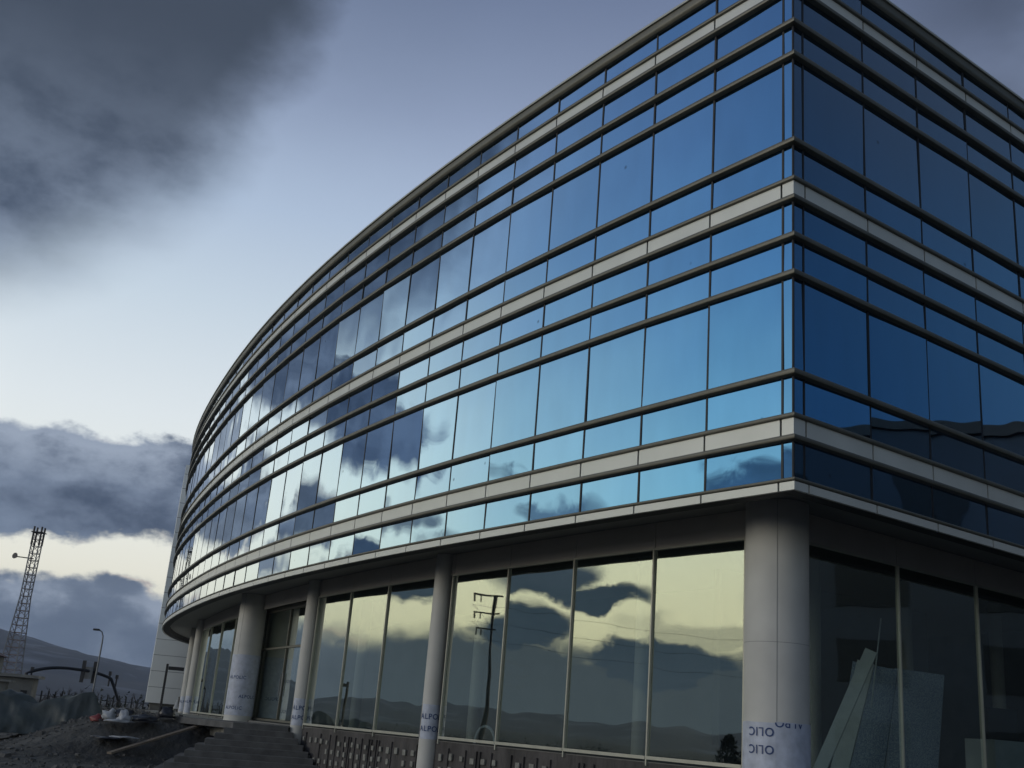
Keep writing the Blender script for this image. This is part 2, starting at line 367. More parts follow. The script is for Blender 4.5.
# entrance, set back between the thick column and the next slim one
ea, eb = cl(31.0, -RG-.35), cl(23.7, -RG-.35); d = (eb-ea).normalized(); n = Vector((d.y, -d.x)); R = Matrix(((d.x, n.x, 0), (d.y, n.y, 0), (0, 0, 1))); L = (eb-ea).length
E_ = MB(); c = (ea+eb)/2
for x in (-L/2, 0, L/2): q = c+d*x; E_.box((q.x, q.y, 1.75+EH), (.035, .05, 2.05), R)
for zz in (-.27, 2.35, 3.78): q = c-n*.002; E_.box((q.x, q.y, zz+EH), (L/2, .045, .035), R)
q = c; E_.box((q.x, q.y, 4.1+EH), (L/2, .04, .29), R)
E_.build('entrance_frame', M['rail'], B)
for k in range(2):
    a = c+d*(-L/2+L/2*k+.03); b = c+d*(-L/2+L/2*(k+1)-.03)
    m_ = MB(); pane_mesh(m_, a, b, -.22, 2.3, tilt=.001); o = m_.build('door', M['glassc'], B)
    h_ = MB(); e = (b if k == 0 else a)+n*.06+(d*-.12 if k == 0 else d*.12); h_.tube([(e.x, e.y, .6+EH), (e.x, e.y, 1.4+EH)], .018, 8); h_.build('handle', M['steel'], o)
    m_ = MB(); pane_mesh(m_, a, b, 2.4, 3.74, tilt=.001); m_.build('entrance_pane', M['glassc'], B)
for s in (23.6, 31.1):
    a = gl(s); b = cl(s, -RG-.5); m_ = MB(); m_.beam((a.x, a.y, 1.9+EH), (b.x, b.y, 1.9+EH), .12, 4.9); m_.build('entrance_side_wall', M['alu2'], B)

# columns, the lower part still wrapped in printed film
def text_mesh(txt, size):
    cu = bpy.data.curves.new('t', 'FONT'); cu.body = txt; cu.size = size; cu.align_x = 'LEFT'; cu.space_character = 1.12; cu.offset = size*.012
    ob = bpy.data.objects.new('t', cu); COL.objects.link(ob); bpy.context.view_layer.update()
    me = bpy.data.meshes.new_from_object(ob.evaluated_get(bpy.context.evaluated_depsgraph_get()))
    bpy.data.objects.remove(ob); return me
def wrap_text(mb, txt, size, cx, cy, r, a0, z, flip=False, zmax=None, amin=None, amax=None):
    me = text_mesh(txt, size); xs = [v.co.x for v in me.vertices]; w = max(xs); bm = bmesh.new(); bm.from_mesh(me)
    for v in bm.verts:
        if flip: v.co.x = -v.co.x; v.co.y = -v.co.y
    if zmax is not None: bmesh.ops.bisect_plane(bm, geom=list(bm.verts)+list(bm.edges)+list(bm.faces), plane_co=(0, zmax, 0), plane_no=(0, 1, 0), clear_outer=True)
    bm.verts.ensure_lookup_table(); bm.verts.index_update()
    vs = []
    for v in bm.verts:
        a = a0+v.co.x/r; vs.append((cx+cos(a)*r, cy+sin(a)*r, z+v.co.y+EH))
    mb.add(vs, [[v.index for v in f.verts] for f in bm.faces], 1); bm.free()
def column(p, r, ftop, texts, seam=None):
    m_ = MB(); n = 48
    m_.tube([(p.x, p.y, -2.3+EH), (p.x, p.y, 4.395+EH)], r, n)
    co = m_.build('column', M['column'], B, smooth=True)
    for zz in ((1.85,) if r > .4 else ()):                            # cladding joint
        j = MB(); j.tube([(p.x, p.y, zz+EH), (p.x, p.y, zz+.008+EH)], r+.001, n); j.build('joint_ring', M['soffit'], co, smooth=True)
    if r > .4 and seam is not None:                                    # upright cladding joints
        for aj in (seam+.03, seam+.03+pi*2/3, seam+.03-pi*2/3):
            j = MB(); j.box((p.x+cos(aj)*(r-.002), p.y+sin(aj)*(r-.002), 2.3+EH), (.006, .004, 2.08), Matrix.Rotation(aj, 3, 'Z')); j.build('upright_joint', M['soffit'], co)
    f = MB()
    # two overlapping sheets, slightly creased
    for (a0, a1, rr, ft) in ((pi*.3, pi*1.5, r+.006, ftop), (pi*1.5, pi*2.3, r+.009, ftop+.03)) if seam is None else ((seam-pi*.95, seam, r+.006, ftop), (seam, seam+pi*.95, r+.010, ftop+.02)):
        k = 30; vs = []; fs = []; zb = -.33 if ftop < 1.2 else -.2
        zl = [zb+(ft-zb)*t/6 for t in range(7)]
        for i in range(k+1):
            a = a0+(a1-a0)*i/k
            for z in zl:
                q = rr+noise.noise((a*9, z*4, p.x))*.003+ (.001)
                vs.append((p.x+cos(a)*q, p.y+sin(a)*q, z+EH+(noise.noise((a*3, p.y, 0))*.008 if z == zl[-1] else 0)))
        fs = [(i*7+j_, (i+1)*7+j_, (i+1)*7+j_+1, i*7+j_+1) for i in range(k) for j_ in range(6)]
        f.add(vs, fs, 0)
    for t in texts: wrap_text(f, t[0], t[1], p.x, p.y, r+.016, t[2], t[3], *t[4:])
    f.build('protective_film', [M['film'], M['ink']], co, smooth=True)
    return co
cc = CIN+(CIN.normalized()*-1)*.05
view = atan2(-cc.y, -cc.x)                             # direction column -> camera path
column(cc, .57, .50, [('OLIC', .20, view-.06, .41, True), ('OLIC', .20, view-.06, .12, True), ('ALPO', .20, view+.86, .57, True, -.065)], seam=view-.02)
def small(s, r, ftop, n=2, off=-RG+.08):
    p = cl(s, off); v = atan2(-p.y, -p.x)
    column(p, r, ftop, [('ALPOLIC', .19, v-1.15*(.25/r), .18-.30*k-.02) for k in range(n)], seam=v+1.9)
small(13.52, .25, .52); small(23.2, .26, .52)
p = cl(30.7, -RG+.30); v = atan2(-p.y, -p.x)
column(p, .53, 2.05, [('ALPOLIC', .17, v-1.15, .02), ('ALPOLIC', .17, v-1.15, 1.15), ('ALPOLIC', .17, v-.15, .45)], seam=v-.75)
small(47.2, .27, .5, 1); small(54.6, .25, .5, 1)

# ------------------------------------------------------------------ things behind the right hand shop windows
def floorp(s, off): q = cr_(s, -RG-off); return Vector((q.x, q.y, -.338+EH))
def leaning(name, m, s, off, w, h, th, lean, side, label, cat, group=None, mats=None):
    """board standing on the floor slab: lean = tilt away from the glass, side = tilt along it"""
    b = floorp(s, off); X = Vector((cos(-.40), sin(-.40), 0)); Y = Vector((-X.y, X.x, 0))
    Rz = Matrix((X, Y, Vector((0, 0, 1)))).transposed()
    R = Rz @ Matrix.Rotation(lean, 3, 'X') @ Matrix.Rotation(side, 3, 'Y')
    mb = MB(); up = R @ Vector((0, 0, 1)); c = b+up*(h/2)+Vector((0, 0, abs(sin(side))*w/2+abs(sin(lean))*th/2))
    mb.box(c, (w/2, th/2, h/2), R); o = mb.build(name, m); tag(o, label, cat, group)
    if mats:
        me = o.data; me.materials.append(mats)
        for i in (2, 3): me.polygons[i].material_index = 1
    return o
leaning('wrapped_panel', M['foam'], 4.55, 1.2, .24, 2.62, .10, -.10, .40, 'narrow pale board leaning farthest over, beside the corner column behind the glass', 'board')
leaning('wrapped_panel', M['foam'], 5.45, 1.4, .34, 2.32, .16, -.12, .24, 'pale upright board behind the glass, next to the tilted narrow board', 'board')
leaning('wrapped_panel', M['foil'], 6.35, 1.55, .92, 2.25, .20, -.14, .15, 'wide blue printed panel pack leaning behind the first right hand shop window', 'panel pack')
leaning('wrapped_panel', M['foam'], 6.95, 1.45, .12, 2.3, .10, -.12, .13, 'thin pale edge board between the two blue panel packs', 'board')
leaning('wrapped_panel', M['foil'], 8.25, 1.6, 1.05, 2.3, .20, -.14, .10, 'wide blue printed panel pack leaning behind the second right hand shop window', 'panel pack')
leaning('wrapped_panel', M['foam'], 9.05, 1.6, .20, 2.3, .14, -.14, .09, 'pale edge board standing at the right of the panel packs', 'board')
q0 = floorp(6.3, 1.2)+Vector((0, 0, 1.4)); q1 = floorp(7.15, 1.5)+Vector((0, 0, 3.35)); m_ = MB(); m_.tube([q0, q1], .016, 6); tag(m_.build('thin_rod', M['foam']), 'thin pale rod rising out of the leaning panels behind the glass', 'rod')
p = floorp(11.6, 1.4); m_ = MB()
m_.box(p+Vector((0, 0, .52)), (.62, .5, .52), Matrix.Rotation(.3, 3, 'Z')); tag(m_.build('crate', M['foam'], bevel=.02), 'pale square crate low behind the third right hand shop window', 'crate')
m_ = MB(); m_.box(p+Vector((.1, .1, 1.42)), (.42, .04, .36), Matrix.Rotation(.3, 3, 'Z')); m_.box(p+Vector((.1, .1, 1.05)), (.15, .12, .012), Matrix.Rotation(.3, 3, 'Z')); tag(m_.build('dark_board', M['dark']), 'dark upright board on the pale crate behind the glass', 'board')
for (s, o_) in ((6.6, 2.9), (10.6, 3.2), (14.8, 3.2)):
    q = floorp(s, o_); m_ = MB(); m_.tube([q-Vector((0, 0, .01)), q+Vector((0, 0, 4.735))], .17, 20); m_.build('interior_column', M['alu2'], B, smooth=True)
for s in (9, 17, 27, 38):
    q = cl(s, -RG-3.2); m_ = MB(); m_.tube([(q.x, q.y, -.34+EH), (q.x, q.y, 4.398+EH)], .2, 16); m_.build('interior_column', M['alu2'], B, smooth=True)

# ------------------------------------------------------------------ white wing at the far end
w0 = Vector((-23.9, 80.6)); w1 = Vector((-17.2, 82.6)); dw = (w1-w0).normalized(); nw = Vector((dw.y, -dw.x)); w2 = w1+Vector((-nw.x, -nw.y))*14; w3 = w0-nw*14
WG = empty('wing_building', (w0.x, w0.y, 0), 'tall plain wall clad in white panels at the far end of the curved facade', 'building')
slab([w0, w1, w2, w3], .02, 17.2, 'clad_wall', M['white'], WG)
m_ = MB(); Lw = (w1-w0).length; R = Matrix(((dw.x, nw.x, 0), (dw.y, nw.y, 0), (0, 0, 1)))
for k in range(1, 16):
    c = (w0+w1)/2+nw*.004; m_.box((c.x, c.y, k*1.1+EH), (Lw/2, .006, .014), R)
m_.build('panel_joint', M['soffit'], WG)
slab([w0+dw*.35+(-nw)*.3, w1-nw*.3, w2, w3+dw*.35], -2.2, .02, 'base_wall', M['concrete'], WG)

# ------------------------------------------------------------------ ground
def near_facade(x, y):
    best = 1e9; bs = 0
    for i in range(0, len(TAB)-180, 20):
        dx = x-TAB[i][0]; dy = y-TAB[i][1]; dd = dx*dx+dy*dy
        if dd < best: best = dd; bs = i*DS
    h = hd(bs); p = cl(bs); off = (Vector((x, y))-p).dot(Vector((-sin(h), cos(h))))
    return bs, off
def sstep(a, b, x):
    t = max(0, min(1, (x-a)/(b-a))); return t*t*(3-2*t)
def gh(x, y):
    z = noise.fractal((x*.12, y*.12, 0), 1, 2, 4)*.10 if abs(x) < 150 and abs(y) < 200 else 0
    if -60 < x < 20 and 15 < y < 110:
        s, off = near_facade(x, y)
        up = sstep(24.5, 28, s+max(0, off)*.12)
        rise = (1-sstep(2.3, 7.5, off))*up
        z = z*(1-rise*.8)+rise*1.46
        if off < -1: z = min(z, 1.35)
    r = sqrt(x*x+y*y)
    if r < 20: z *= r/20
    z += sstep(300, 2500, r)*2
    return z
def axis(lim, fine, step, grow):
    out = [0.]; 
    while out[-1] < lim: out.append(out[-1]+(step if out[-1] < fine else step+(out[-1]-fine)*grow))
    return out
ax = axis(2250, 30, .8, .12); ay = axis(2250, 75, .8, .12)
XS = [-a-8 for a in reversed(ax[1:])]+[a-8 for a in ax]; YS = [-a for a in reversed(axis(2250, 10, 3, .15)[1:])]+ay
vs = [(x, y, gh(x, y)) for y in YS for x in XS]; nx = len(XS)
mb = MB(); mb.add(vs, [(j*nx+i, j*nx+i+1, (j+1)*nx+i+1, (j+1)*nx+i) for j in range(len(YS)-1) for i in range(nx-1)])
tag(mb.build('ground', M['dirt'], smooth=True), kind='structure')

# entrance steps: a landing and eight steps that widen downwards
def azd(az, d): a = radians(az); return Vector((sin(a)*d, cos(a)*d))
ST = empty('entrance_steps', (-7.6, 36, 0), 'unfinished dark concrete steps widening down from the entrance landing', 'steps')
base = azd(-11.0, 38.0); fd = -azd(-11.0, 1); sd = Vector((-fd.y, fd.x))    # sd points to the picture's right
if sd.x < 0: sd = -sd
for k in range(9):
    z1 = -.38-.178*k; fy = .33*k
    lft = -.85-.255*k; rgt = .92+.17*k
    a = base+sd*lft+fd*fy; b = base+sd*rgt+fd*fy
    back = 4.0 if k == 0 else .7
    a2 = base+sd*(lft-(.0 if k else 2.2))-fd*back; b2 = base+sd*(rgt+(.0 if k else .6))-fd*(back if k == 0 else .7)
    mb = MB(); z0 = z1-.178-(.03 if k < 8 else .2)
    P = [a, b, b2, a2]; v = [(p.x, p.y, z0+EH) for p in P]+[(p.x, p.y, z1+EH) for p in P]
    mb.add(v, [(3,2,1,0), (4,5,6,7), (0,1,5,4), (1,2,6,5), (2,3,7,6), (3,0,4,7)])
    o = mb.build('landing' if k == 0 else 'step', M['step'], ST, bevel=.012)
# landing paving in front of the arcade to the left of the steps
m_ = MB(); pts = [gl(s) for s in range(60, 22, -2)]; sweep(m_, [(-.02, -.9), (2.1, -.9), (2.1, -.42), (-.02, -.40)], pts, miters(pts)); tag(m_.build('pavement', M['concrete']), kind='structure')

# ------------------------------------------------------------------ site clutter
def lump(name, c, r, m, label, cat, seed, flat=.7, amp=.35, group=None, sub=3):
    bm = bmesh.new(); bmesh.ops.create_icosphere(bm, subdivisions=sub, radius=1)
    for v in bm.verts:
        n_ = noise.fractal(v.co*1.3+Vector((seed*3.1, seed, 0)), 1, 2, 4)*amp; crease = abs(noise.noise(v.co*3+Vector((seed, 0, seed))))*amp*.5
        v.co *= 1+n_-crease; v.co.z = max(v.co.z*flat, -.25)
        v.co = Vector((v.co.x*r[0], v.co.y*r[1], v.co.z*r[2]))
    me = bpy.data.meshes.new(name); bm.to_mesh(me); bm.free(); me.materials.append(m); me.polygons.foreach_set('use_smooth', [True]*len(me.polygons))
    o = bpy.data.objects.new(name, me); COL.objects.link(o); o.location = (c[0], c[1], gh(c[0], c[1])+.2*r[2]); return tag(o, label, cat, group)
# tarpaulin over a stack: draped grid
def tarp():
    w, dpt, h = 6.8, 3.2, 1.5; c = Vector((-17.9, 45.6)); nx_, ny_ = 90, 46; vs = []
    vd = Vector((cos(radians(20)), -sin(radians(-12)))).normalized(); vd = Vector((cos(.36), sin(.36))); ud = Vector((-vd.y, vd.x))
    for j in range(ny_+1):
        for i in range(nx_+1):
            u = i/nx_*2-1; v = j/ny_*2-1
            eu = 1-sstep(.60, .98, abs(u)); ev = 1-sstep(.30, .97, abs(v)); e = min(eu, ev*1.0)
            top = h*(1-.30*abs(noise.noise((u*2.1, v*1.4, 3)))-.30*sstep(-.1, -1, u)-.16*sstep(.0, .25, .25-abs(u-.05))+.10*sstep(.3, .55, u)+.16*noise.noise((u*4, v*3, 1)))
            fold = noise.noise((u*7+v*2.5, v*2.2, 7))*.42*(1-e)+noise.noise((u*3.5, v*3, 2))*.25+noise.noise((u*19, v*4, 1))*.05
            px = u*w/2+noise.noise((v*5, u*3, 9))*.18*(1-e); py = v*dpt/2+fold
            z = top*e+.02+(.07*noise.noise((u*9, v*9, 4)))*(e > .02)+.05*e*(1-e)*noise.noise((u*22, v*3, 5))
            q = c+vd*px+ud*py; vs.append((q.x, q.y, max(z, -.02)+gh(c.x, c.y)))
    mb = MB(); mb.add(vs, [(j*(nx_+1)+i, j*(nx_+1)+i+1, (j+1)*(nx_+1)+i+1, (j+1)*(nx_+1)+i) for j in range(ny_) for i in range(nx_)])
    o = mb.build('tarpaulin', M['tarp'], smooth=True); o.modifiers.new('thick', 'SOLIDIFY').thickness = .02
    tag(o, 'dark creased tarpaulin draped over a long stack on the muddy ground', 'tarpaulin')
tarp()
def hit(x, y):                                       # where the view line through a picture point meets the ground
    d = Vector((0, cos(.30787), sin(.30787))); u = Vector((0, -sin(.30787), cos(.30787))); r_ = Vector((1, 0, 0)); c, s_ = cos(.08124), sin(.08124)
    d = (d+(r_*c+u*s_)*((x-512)/1091.77)+(-r_*s_+u*c)*((384-y)/1091.77)).normalized(); t = 20
    while t < 200 and EH+d.z*t > gh(d.x*t, d.y*t): t += .1
    return (d.x*t, d.y*t)
def gp(az, d): q = azd(az, d); return (q.x, q.y)
lump('plastic_sack', hit(97, 721), (.24, .2, .24), M['bagr'], 'small red sack on the ground just right of the dark tarpaulin', 'sack', 1)
lump('plastic_bag', hit(110, 720), (.30, .24, .32), M['bagw'], 'white crumpled bag next to the red sack', 'bag', 2, .9, .5)
lump('plastic_bag', hit(123, 719), (.42, .3, .30), M['bagd'], 'flat black bag behind the white bag near the tarpaulin', 'bag', 3)
lump('plastic_bag', hit(122, 728), (.24, .2, .32), M['bagw'], 'upright white bag with a pointed top in front of the black bag', 'bag', 4, 1.0, .5)
lump('plastic_sheet', hit(116, 732), (.5, .25, .14), M['bagw'], 'flattened pale sheet lying right of the tarpaulin', 'plastic sheet', 5, .5)
lump('plastic_sheet', hit(104, 752), (.50, .3, .10), M['bagd'], 'dark flattened sheet on the mud near the end of the long plank', 'plastic sheet', 6, .5)
lump('plastic_sheet', hit(121, 752), (.50, .3, .09), M['bagw'], 'pale sheet lying beside the left end of the long plank', 'plastic sheet', 7, .4)
lump('plastic_bag', hit(143, 725), (.5, .3, .22), M['bagd'], 'low dark bag lying on the slope left of the lamp post', 'bag', 8)
lump('plastic_bag', hit(166, 718), (.3, .25, .28), M['bagd'], 'dark round bag against the base wall right of the lamp post', 'bag', 9, 1.2)
# long plank
a = Vector(hit(108, 759)); b = Vector(hit(200, 740)); m_ = MB(); za = gh(a.x, a.y)+.08; zb_ = gh(b.x, b.y)+.12
m_.beam((a.x, a.y, za), (b.x, b.y, zb_), .2, .06); tag(m_.build('plank', M['wood']), 'long timber plank lying across the slope left of the steps', 'plank')
# rubble
mb = MB()
for k in range(2200):
    az = random.uniform(-26, -7.5); d_ = random.uniform(27, 62)
    q = azd(az, d_); s_, off = near_facade(q.x, q.y)
    if off < .4: continue
    if (q-base).length < 5 and az > -14.5: continue
    r = random.uniform(.015, .06)*(1 if random.random() < .95 else 2.4); ph = random.random()*6
    R = Matrix.Rotation(ph, 3, 'Z') @ Matrix.Rotation(random.uniform(-.5, .5), 3, 'X')
    vs = [R @ Vector((x*r*random.uniform(.6, 1.3), y*r*random.uniform(.6, 1.2), z*r*random.uniform(.4, .8))) for x in (-1, 1) for y in (-1, 1) for z in (-1, 1)]
    z = gh(q.x, q.y)
    mb.add([v_+Vector((q.x, q.y, z+r*.3)) for v_ in vs], [(0,1,3,2), (4,6,7,5), (0,4,5,1), (2,3,7,6), (0,2,6,4), (1,5,7,3)])
tag(mb.build('rubble', M['rock']), 'scattered small stones and debris on the muddy ground', 'rubble', kind='stuff')
# path light with a flat arm
q = Vector(hit(158, 722)); z = gh(q.x, q.y); PL = empty('path_light', (q.x, q.y, z), 'slim black post with a flat arm pointing right, in front of the white wing', 'lamp post')
top = math.tan(radians(1.8))*q.length+EH-z+.05
m_ = MB(); m_.beam((q.x, q.y, z-.05), (q.x, q.y, z+top+.0), .07, .07); m_.build('post', M['dark'], PL, bevel=.008)
m_ = MB(); rr = Vector((cos(radians(12)), sin(radians(12)))); m_.beam((q.x+rr.x*.05, q.y+rr.y*.05, z+top-.14), (q.x+rr.x*.58, q.y+rr.y*.58, z+top-.14), .12, .12); m_.build('lamp_arm', M['dark'], PL, bevel=.01)
# pale bundle tied to a stake by the far columns
q = Vector(hit(176, 714)); z = gh(q.x, q.y); SK = empty('stake', (q.x, q.y, z), 'dark stake with a pale rag tied to it, near the far left columns', 'stake')
m_ = MB(); m_.tube([(q.x, q.y, z-.05), (q.x+.04, q.y, z+.75), (q.x+.02, q.y, z+.95)], [.05, .045, .04], 8); m_.build('post', M['dark'], SK)
bmv = MB(); bmv.tube([(q.x-.08, q.y, z+.2), (q.x-.06, q.y, z+.45), (q.x-.02, q.y, z+.8)], [.16, .11, .05], 9); bmv.build('rag', M['bagw'], SK, smooth=True)
# things seen dimly inside the left bays
q = cl(15.0, -RG-.7); lb = lump('plastic_bag', (q.x, q.y), (.16, .16, .2), M['bagw'], 'small white bag on the sill inside the glass, left of the second column', 'bag', 12, 1.); lb.location.z = -.338+EH+.05
q = cl(12.2, -RG-.8); m_ = MB(); n_ = 26; dd = Vector((-cos(AL), -sin(AL)))
m_.tube([(q.x+dd.x*.42*cos(pi*k/n_), q.y+dd.y*.42*cos(pi*k/n_), -.33+EH+.42*sin(pi*k/n_)) for k in range(n_+1)], .035, 8); tag(m_.build('cable_hoop', M['foam'], smooth=True), 'pale curved hoop standing low inside the glass, right of the second column', 'hoop')

# ------------------------------------------------------------------ beyond the site
def lattice(name, c, h, w0_, w1_, nseg, label):
    T = empty(name, (c.x, c.y, 0), label, 'tower'); m_ = MB(); 
    def cor(t): 
        w = w0_+(w1_-w0_)*min(1, t/.62) if t < .62 else w1_
        return [Vector((c.x+a*w/2, c.y+b*w/2, t*h)) for a, b in ((-1, -1), (1, -1), (1, 1), (-1, 1))]
    zs = []; t = 0
    for i in range(nseg+1): zs.append(i/nseg)
    leg = [MB() for _ in range(4)]; br = MB()
    for t0, t1 in zip(zs, zs[1:]):
        A, Bq = cor(t0), cor(t1)
        for k in range(4):
            leg[k].beam(A[k], Bq[k], .11, .11); br.beam(Bq[k], Bq[(k+1) % 4], .07, .07); br.beam(A[k], Bq[(k+1) % 4], .05, .05)
    [l_.build('mast_leg', M['steel'], T) for l_ in leg]; br.build('lattice_bracing', M['redsteel'], T)
    pl = MB(); tt = cor(1.0); 
    for k in range(4): pl.tube([tt[k]+Vector((0, 0, -1.6)), tt[k]+Vector((0, 0, .7))], .13, 6)
    pl.box((c.x, c.y, h), (w1_*.75, w1_*.75, .05)); pl.build('antenna_head', M['dark'], T)
    an = MB(); zz = h*.845; an.beam((c.x, c.y, zz), (c.x-2.1, c.y, zz+.1), .12, .12); an.tube([(c.x-2.1, c.y-.05, zz+.1), (c.x-2.2, c.y-.45, zz+.15)], [.12, .38], 14); an.build('dish_antenna', M['dark'], T)
    return T
tc_ = azd(-22.72, 150)
lattice('lattice_tower', tc_, 21.2, 2.5, .95, 24, 'tall slender steel lattice tower with antennas, far left on the skyline')
# street lamp
q = azd(-18.95, 120); SL = empty('street_lamp', (q.x, q.y, 0), 'single tall street lamp with a short curved arm on the skyline', 'street lamp')
m_ = MB(); m_.tube([(q.x, q.y, 0), (q.x, q.y, 7.3), (q.x-.03, q.y, 7.9), (q.x-.2, q.y, 8.3), (q.x-.5, q.y, 8.5)], [.11, .08, .07, .06, .06], 8); m_.build('pole', M['steel'], SL, smooth=True)
m_ = MB(); m_.box((q.x-.8, q.y, 8.5), (.32, .15, .10)); m_.build('lamp_head', M['dark'], SL, bevel=.05)
# arched sign gantry over the road
GA = empty('road_gantry', (*gp(-19.8, 125), 0), 'long low arched gantry carrying two sign boards over the road', 'gantry')
A = azd(-22.0, 122); Bq = azd(-17.75, 127); pts = []
for k in range(25):
    t = k/24; p = A+(Bq-A)*t; zz = 4.55-1.0*abs(2*t-1)**2.6-(1.6*max(0, t-.88)/.12)
    pts.append((p.x, p.y, zz-.1+.3*(1-t)))
m_ = MB(); m_.tube([(A.x, A.y, 0)]+pts+[(Bq.x, Bq.y, 0)], .16, 8); m_.build('arch_beam', M['dark'], GA, smooth=True)
for t in (.565, .685):
    p = A+(Bq-A)*t; m_ = MB(); m_.box((p.x, p.y, 4.45), (.17, .1, 1.1)); m_.build('sign_post', M['dark'], GA)
p = A+(Bq-A)*.625; m_ = MB(); m_.box((p.x, p.y-.02, 4.35), (.40, .05, .6)); m_.build('sign_board', M['steel'], GA)
for t in (.05, .86, .94):
    p = A+(Bq-A)*t; m_ = MB(); m_.tube([(p.x, p.y, 3.2), (p.x, p.y, 4.55-1.0*abs(2*t-1)**2.6+.55)], .09, 6); m_.box((p.x, p.y, 4.55-1.0*abs(2*t-1)**2.6+.4), (.13, .13, .2)); m_.build('signal_light', M['dark'], GA)
# low houses at the left edge
def hut(az, d, w, dp, h, roof, name, label, rm, cat='building', win=True):
    q = azd(az, d); Hh = empty(name, (q.x, q.y, 0), label, cat); R = Matrix.Rotation(radians(-az*.6), 3, 'Z')
    m_ = MB(); m_.box((q.x, q.y, h/2), (w/2, dp/2, h/2), R); m_.build('wall', M['wallgrey'], Hh)
    m_ = MB(); o_ = Vector((q.x, q.y, h)); a_, b_ = w/2+.35, dp/2+.35
    if roof > .3: 
        vs = [Vector((-a_, -b_, .003)), Vector((a_, -b_, .003)), Vector((a_, b_, .003)), Vector((-a_, b_, .003)), Vector((-a_*.4, 0, roof)), Vector((a_*.4, 0, roof))]
        m_.add([R @ v_+o_ for v_ in vs], [(3,2,1,0), (0,1,5,4), (1,2,5), (2,3,4,5), (3,0,4)])
    else: m_.box(o_+Vector((0, 0, roof/2+.003)), (a_, b_, roof/2), R)
    m_.build('roof', rm, Hh)
    if win:
        for x in (-.3, .3):
            m_ = MB(); m_.box(Vector((q.x, q.y, h*.55))+R @ Vector((x*w, -dp/2-.01, 0)), (w*.09, .03, h*.16), R); m_.build('window', M['dark'], Hh)
    return Hh
hut(-24.6, 95, 4.4, 5, 4.4, .8, 'house', 'low house with a dark red roof cut by the left edge of the picture', M['roofred'])
hut(-22.3, 88, 2.4, 2.5, 2.9, .2, 'kiosk', 'small flat roofed grey kiosk beside the foot of the lattice tower', M['concrete'])
hut(-23.6, 84, 2.6, 1.2, 2.5, .12, 'shed', 'low grey shed in front of the red roofed house', M['concrete'], win=False)
# fence of thin posts across the waste land
FN = empty('fence', (*gp(-19, 100), 0), 'dark post and wire fence crossing the waste land behind the site', 'fence')
a = azd(-24, 92); b = azd(-14.5, 104); m_ = MB()
for k in range(3): m_.tube([(a.x, a.y, .6+k*.6), (b.x, b.y, .6+k*.6)], .025, 5)
m_.build('wire', M['dark'], FN)
for k in range(34):
    p = a+(b-a)*(k/33); m_ = MB(); m_.beam((p.x, p.y, -.1), (p.x, p.y, 2.15+random.uniform(-.1, .1)), .10, .10); m_.build('fence_post', M['dark'], FN)
# bare trees and scrub
def bare_tree(name, c, h, label, seed, group, spread=.5):
    rnd = random.Random(seed); T = empty(name, (c.x, c.y, gh(c.x, c.y)), label, 'tree', group); z0 = gh(c.x, c.y)
    tr = MB(); cw = MB()
    tr.tube([(c.x, c.y, z0-.1), (c.x+rnd.uniform(-.1, .1), c.y, z0+h*.35), (c.x+rnd.uniform(-.2, .2), c.y, z0+h*.75)], [h*.03, h*.022, h*.008], 6)
    def br(p, d, L, r, n):
        q = p+d*L; cw.tube([p, p+d*L*.5+Vector((rnd.uniform(-.04, .04)*L, 0, .03*L)), q], [r, r*.8, r*.5], 4, cap=False)
        if n:
            for _ in range(4): 
                d2 = (d+Vector((rnd.uniform(-spread, spread), rnd.uniform(-spread, spread), rnd.uniform(-.1, .45)))).normalized(); br(p+d*L*rnd.uniform(.4, 1), d2, L*.6, r*.55, n-1)
    for k in range(9):
        t = rnd.uniform(.25, .75); an = rnd.uniform(0, 6.28); br(Vector((c.x, c.y, z0+h*t)), Vector((cos(an)*.6, sin(an)*.6, .75)).normalized(), h*.28, h*.006+.008, 2)
    tr.build('trunk', M['bark'], T); cw.build('crown', M['twig'], T)
TL = ['bare leafless tree at the left end of the row under the gantry', 'bare leafless tree just right of the kiosk', 'bare tree standing under the left half of the gantry', 'thin bare tree left of the gantry sign boards',
      'bare tree below the gantry sign boards', 'bare tree right of the gantry sign boards', 'bare tree directly left of the street lamp foot', 'bare tree directly right of the street lamp foot', 'bare tree below the right end of the gantry', 'bare tree between the gantry and the white wing', 'low bare tree nearest the white wing']
for k, az in enumerate((-22.6, -21.7, -21.2, -20.7, -20.1, -19.6, -19.15, -18.7, -18.1, -17.5, -16.9)):
    c = azd(az, 108+random.uniform(-6, 12)); bare_tree('bare_tree', c, random.uniform(1.9, 2.6), TL[k], 40+k, 'bare trees behind the fence')
# scrub: uncountable dark ground cover beyond the site
mb = MB()
for k in range(7500):
    az = random.uniform(-27, -13) if k % 2 else random.uniform(-90, -27); d_ = random.uniform(62, 150)
    q = azd(az, d_); 
    if near_facade(q.x, q.y)[1] < 3: continue
    hh = random.uniform(.3, 1.3)*(.6+.9*max(0, noise.noise((q.x*.06, q.y*.06, 0))+.3)); 
    for _ in range(4):
        o_ = Vector((q.x+random.uniform(-.7, .7), q.y+random.uniform(-.4, .4), gh(q.x, q.y)+random.uniform(.0, hh)))
        u = Vector((random.uniform(-1, 1), random.uniform(-1, 1), random.uniform(-1, 1)))*random.uniform(.08, .24); v_ = Vector((random.uniform(-1, 1), random.uniform(-1, 1), random.uniform(-.4, 1)))*random.uniform(.08, .24)
        mb.add([o_, o_+u, o_+v_], [(0, 1, 2)])
tag(mb.build('scrub', M['leaf']), 'dark low scrub covering the waste land beyond the site', 'scrub', kind='stuff')
